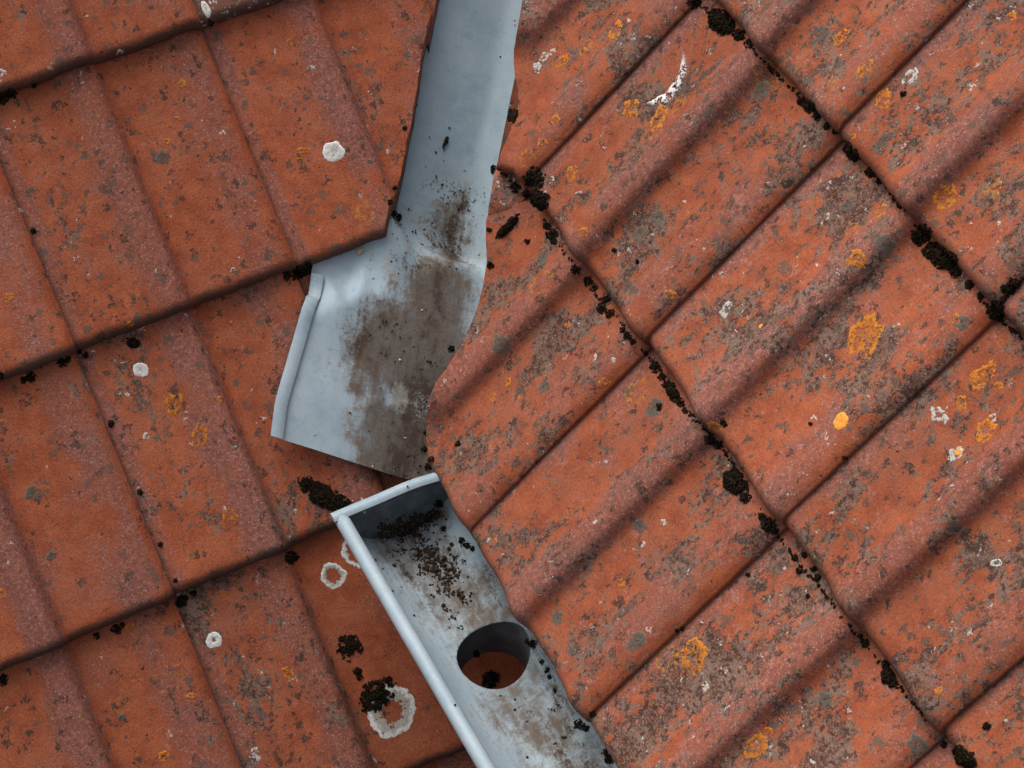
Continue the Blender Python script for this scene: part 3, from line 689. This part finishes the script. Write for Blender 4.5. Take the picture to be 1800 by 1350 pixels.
def moss_items(u, v, r, n=None, flat=1.0, ang=0.0, asp=1.0, seed=0, size=(.0007, .0022), rag=0.0):
    n = n or int(30 + r * r * 1.5); it = []; rr = random.Random(seed * 71 + int(u) * 13 + int(v))
    ca, sa = math.cos(ang), math.sin(ang)
    for _ in range(n):
        a = rr.uniform(0, 2 * math.pi); q = rr.random() ** .6
        q *= 1 + .45 * noise.noise((math.cos(a) * 1.3 + u * .1, math.sin(a) * 1.3, v * .1)) 
        ex, ey = r * q * math.cos(a), r * q * math.sin(a) * asp
        if rag and noise.noise((ex * .11 + u, ey * .11 + v, 4.)) + .5 * noise.noise((ex * .3 + u, ey * .3, v)) < rag - .35 * (1 - q): continue
        h = hit(u + ex * ca - ey * sa, v + ex * sa + ey * ca)
        if h is None: continue
        p, N, _ = h; s = rr.uniform(*size) * (1.15 - .4 * q)
        top = .0065 * flat * (r / 20) * max(0, 1 - q * q)
        it.append((p + N * (rr.uniform(-.0008, 1) * top + s * .2), N, s))
    if len(it) > 3:
        med = np.median(np.array([q[0] for q in it]), axis=0); it = [q for q in it if np.linalg.norm(np.array(q[0]) - med) < r * PXM * 1.7 + .004]
    return it
BIG = [  # u, v, r, aspect, angle, label
    (1268, 38, 30, .62, .75, 'black moss cushion wedged between tiles at the top edge of the picture'),
    (1425, 188, 15, .7, .8, 'small dark moss tuft on the tile edge near the upper middle'),
    (1497, 268, 19, .55, .9, 'dark moss tuft just below where four tiles meet at upper right'),
    (937, 312, 21, .8, .2, 'round black moss ball on the tile corner right beside the metal valley'),
    (948, 350, 21, .8, .8, 'black moss lump under the tile corner, just below the round moss ball'),
    (900, 203, 15, .7, 1.5, 'oval black moss pad overhanging the edge of the clean upper metal'),
    (893, 398, 28, .26, -.85, 'long thin strip of black moss on a tile close to the stained metal'),
    (1618, 412, 18, 1.1, .9, 'upper dark moss clump of the pair in the right-hand tile joint'),
    (1655, 452, 32, .62, .7, 'largest black knobbly moss clump under the tile edge at right'),
    (1752, 548, 17, 1.0, .3, 'black moss clump at the four-tile meeting point near the right edge'),
    (1183, 690, 19, .5, 1.1, 'dark moss tuft below a tile edge in the middle of the right roof'),
    (1293, 848, 27, .75, .9, 'thick black moss clump under the tile edge right of the gutter'),
    (1562, 1190, 19, .7, 1.2, 'black moss tuft under the tile edge at lower right'),
    (1695, 1332, 23, .7, .5, 'black moss clump cut off by the bottom edge at lower right'),
    (572, 872, 42, .42, .45, 'crumbly dark brown moss patch on the tile above the gutter stop end'),
    (616, 1136, 22, .9, .6, 'ragged dark moss scrap on smooth orange tile left of the gutter'),
    (663, 1222, 34, .72, -.8, 'brown moss clump growing over the big white lichen ring'),
    (862, 1195, 16, .9, .2, 'dark moss lump on the tile seen through the gutter outlet'),
    (533, 474, 18, .6, -.3, 'dark moss tuft at the top corner of the folded metal edge'),
    (235, 603, 12, .9, 0, 'small black moss ball below a tile edge at left beside a white lichen'),
    (512, 980, 13, .75, -.3, 'dark moss tuft at the tile corner left of the gutter stop end'),
    (320, 1056, 13, .75, -.3, 'dark moss tuft where four tiles meet at lower left')]
for u, v, r, asp, an, lab in BIG:
    fl = .16 if r in (42, 22, 34, 24) else .8
    o = lumps(moss_items(u, v, r * (1.15 if fl < .5 else 1), asp=asp, ang=an, flat=fl, rag=.05 if fl < .5 else -.12), 'moss_clump', MOSS)
    if o is None: continue
    prop(o, label=lab, category='moss', group='moss clumps on the roofs')
SMALL = [(1300, 62, 12), (1318, 75, 7), (1222, 3, 13), (1409, 178, 9), (1436, 205, 7), (1455, 222, 7), (1530, 303, 10), (1545, 318, 6), (1680, 480, 11), (1705, 500, 9), (1725, 520, 7), (1782, 498, 11), (1768, 508, 9),
         (905, 330, 9), (925, 340, 8), (872, 298, 10), (970, 412, 11), (962, 398, 7), (975, 425, 6), (1012, 474, 8), (1034, 494, 9), (1046, 505, 6), (1058, 542, 10), (1072, 550, 9), (1068, 525, 7), (1104, 590, 8), (1112, 600, 6), (1095, 580, 5),
         (1152, 645, 10), (1165, 662, 8), (1172, 675, 8), (1196, 708, 8), (1205, 722, 5), (1248, 772, 10), (1262, 782, 8), (1272, 745, 6), (1310, 876, 10), (1350, 922, 13), (1362, 930, 8), (1340, 908, 7), (1405, 1003, 6), (1398, 980, 6), (1415, 975, 6), (1430, 1000, 6), (1438, 1015, 6),
         (1521, 1130, 8), (1512, 1118, 4), (1558, 1165, 7), (1735, 1276, 7), (862, 466, 7), (927, 424, 5), (860, 404, 4), (793, 613, 6), (1420, 1048, 4), (1200, 1105, 4), (770, 885, 8), (820, 958, 6), (812, 950, 6), (830, 965, 5), (937, 1132, 8), (928, 1127, 6), (953, 1163, 4), (962, 1178, 5), (966, 1190, 4), (976, 1214, 3),
         (1018, 1274, 9), (1030, 1280, 6), (1072, 1335, 9), (1065, 1322, 7), (1043, 1255, 6), (745, 790, 5), (752, 820, 6), (757, 808, 6), (748, 760, 4), (690, 375, 8), (700, 382, 7), (685, 355, 5), (693, 330, 4), (712, 225, 4), (505, 484, 9), (520, 486, 8), (540, 462, 6), (55, 663, 9), (42, 668, 6), (108, 638, 9), (118, 632, 6), (150, 625, 6), (195, 745, 6), (205, 1106, 9), (170, 1117, 6), (215, 1098, 5), (5, 1195, 10), (0, 660, 7),
         (282, 957, 5), (308, 1020, 4), (246, 865, 5), (140, 617, 5), (58, 405, 5), (20, 165, 10), (5, 172, 12), (60, 150, 5), (628, 1180, 8), (632, 1190, 6), (838, 1150, 7), (540, 850, 12), (565, 880, 12), (600, 888, 12), (340, 1042, 6), (370, 40, 5), (1485, 805, 4), (1425, 745, 3), (1160, 715, 6), (1315, 1010, 4), (1190, 1108, 3), (805, 780, 5), (1565, 130, 0), (1588, 165, 5), (1080, 440, 4), (1120, 460, 4), (780, 930, 5), (1690, 1318, 8), (1660, 1310, 6)]
it = []
for u, v, r in SMALL:
    if r: it += moss_items(u, v, r, n=int(12 + r * r * .9), size=(.0006, .0018))
# moss threads along the tile edges of the upper roof
def thread(pts, step, r, chance):
    out = []; rr = random.Random(int(pts[0][0]))
    for (a, b), (c, d) in zip(pts, pts[1:]):
        L = math.hypot(c - a, d - b)
        for s in np.arange(0, L, step):
            if noise.noise((a * .1 + s * .021, b * .1, 3.)) + rr.random() * .5 > chance:
                f = s / L; out += moss_items(a + (c - a) * f + rr.uniform(-3, 3), b + (d - b) * f + rr.uniform(-3, 3), rr.uniform(.3, 1.0) * r, n=5, size=(.0006, .0017))
    return out
EDGES = [[(880, 300), (930, 345), (970, 410), (1010, 470), (1060, 530), (1115, 600), (1160, 650), (1200, 715), (1270, 785), (1345, 912), (1400, 985), (1440, 1030), (1500, 1110), (1570, 1195), (1650, 1288)],
         [(1228, 5), (1310, 75), (1390, 155), (1466, 228), (1530, 300), (1600, 385), (1690, 490), (1745, 548), (1800, 600)], [(1750, 545), (1800, 490)]]
for e in EDGES: it += thread(e, 3, 3.2, .22)
o = lumps(it, 'moss_crumbs', MOSS); prop(o, label='crumbs and threads of black moss scattered in the tile joints', category='moss', kind='stuff')

# dark litter on the metal
it = []
rr = random.Random(5)
def litter(poly, n, size):
    (x0, y0), (x1, y1), wd = poly
    for _ in range(n):
        f = rr.random(); g = rr.gauss(0, 1) * wd
        L = math.hypot(x1 - x0, y1 - y0); u = x0 + (x1 - x0) * f - (y1 - y0) / L * g; v = y0 + (y1 - y0) * f + (x1 - x0) / L * g
        h = hit(u, v)
        if h is None or h[2].name.split('.')[0] in ('tile',): continue
        s = rr.uniform(*size) * (1 if rr.random() < .8 else 1.7)
        for _k in range(rr.choice((1, 1, 2, 4))):
            it.append((h[0] + h[1] * s * .3 + Vector((rr.gauss(0, s), rr.gauss(0, s), 0)), h[1], s * rr.uniform(.6, 1)))
litter(((665, 934), (772, 904), 8), 260, (.0008, .0024)); litter(((712, 930), (800, 1010), 23), 300, (.0006, .0021)); litter(((755, 985), (825, 1060), 15), 90, (.0007, .0021))
litter(((690, 560), (740, 740), 40), 60, (.0005, .0014)); litter(((800, 330), (770, 480), 30), 70, (.0005, .0013)); litter(((700, 380), (760, 460), 40), 60, (.0004, .0011)); litter(((740, 300), (840, 360), 22), 40, (.0005, .0013))
litter(((930, 1220), (1000, 1340), 30), 16, (.0006, .0018)); litter(((780, 1060), (800, 1110), 8), 10, (.001, .002)); litter(((740, 800), (700, 840), 14), 30, (.0006, .0018))
for u, v in ((660, 985), (672, 1000), (690, 1040), (727, 1082), (800, 1240), (905, 1230), (880, 1223), (905, 1248), (755, 241), (766, 268), (733, 185), (790, 225), (880, 100)):
    h = hit(u, v)
    if h: it.append((h[0] + h[1] * .0006, h[1], .0017))
o = lumps(it, 'leaf_litter', DEBRIS); prop(o, label='dark crumbs of leaf litter strewn on the stained metal', category='litter', kind='stuff')
it = []
for u, v in ((703, 633), (612, 757), (553, 764), (712, 770), (805, 1003), (742, 545), (655, 820), (760, 330), (833, 378), (835, 395), (905, 35), (905, 43), (620, 880), (640, 900)):
    h = hit(u, v)
    if h: it.append((h[0] + h[1] * .0005, h[1], .0014))
o = lumps(it, 'grit', PALE); prop(o, label='a few pale specks of grit lying on the metal', category='grit', kind='stuff')

# single scraps
def scrap(name, pix, r, mat, label, cat):
    P = []
    for u, v in pix:
        h = hit(u, v)
        if h: P.append(h[0] + h[1] * max(r) * .8)
    o = tube_mesh(name, P, r, mat, 7); prop(o, label=label, category=cat); return o
scrap('twig_scrap', [(786, 241), (784, 246), (783, 251), (779, 256), (778, 260), (781, 265)], [.002, .003, .0028, .0018, .001, .0005], MOSS, 'curled black twig scrap lying on the clean upper part of the metal valley', 'twig')
def flake(name, pix, mat, label, cat, lift=.0025):
    V = []
    for u, v in pix:
        h = hit(u, v)
        if h: V.append(h[0] + h[1] * lift)
    n = len(V); nn = Vector(LN); F = [list(range(n)), list(range(2 * n - 1, n - 1, -1))] + [(k, n + k, n + (k + 1) % n, (k + 1) % n) for k in range(n)]
    me = mesh(name, V + [x + nn * .0012 for x in V], F, False)
    bm = bmesh.new(); bm.from_mesh(me); bmesh.ops.recalc_face_normals(bm, faces=bm.faces[:]); bm.to_mesh(me); bm.free()
    o = link(name, me, mat); prop(o, label=label, category=cat); return o
flake('wood_chip', [(627, 441), (633, 437), (639, 439), (637, 444), (630, 449)], CHIP, 'tiny straw-coloured chip stuck under the tile edge on the metal', 'chip')
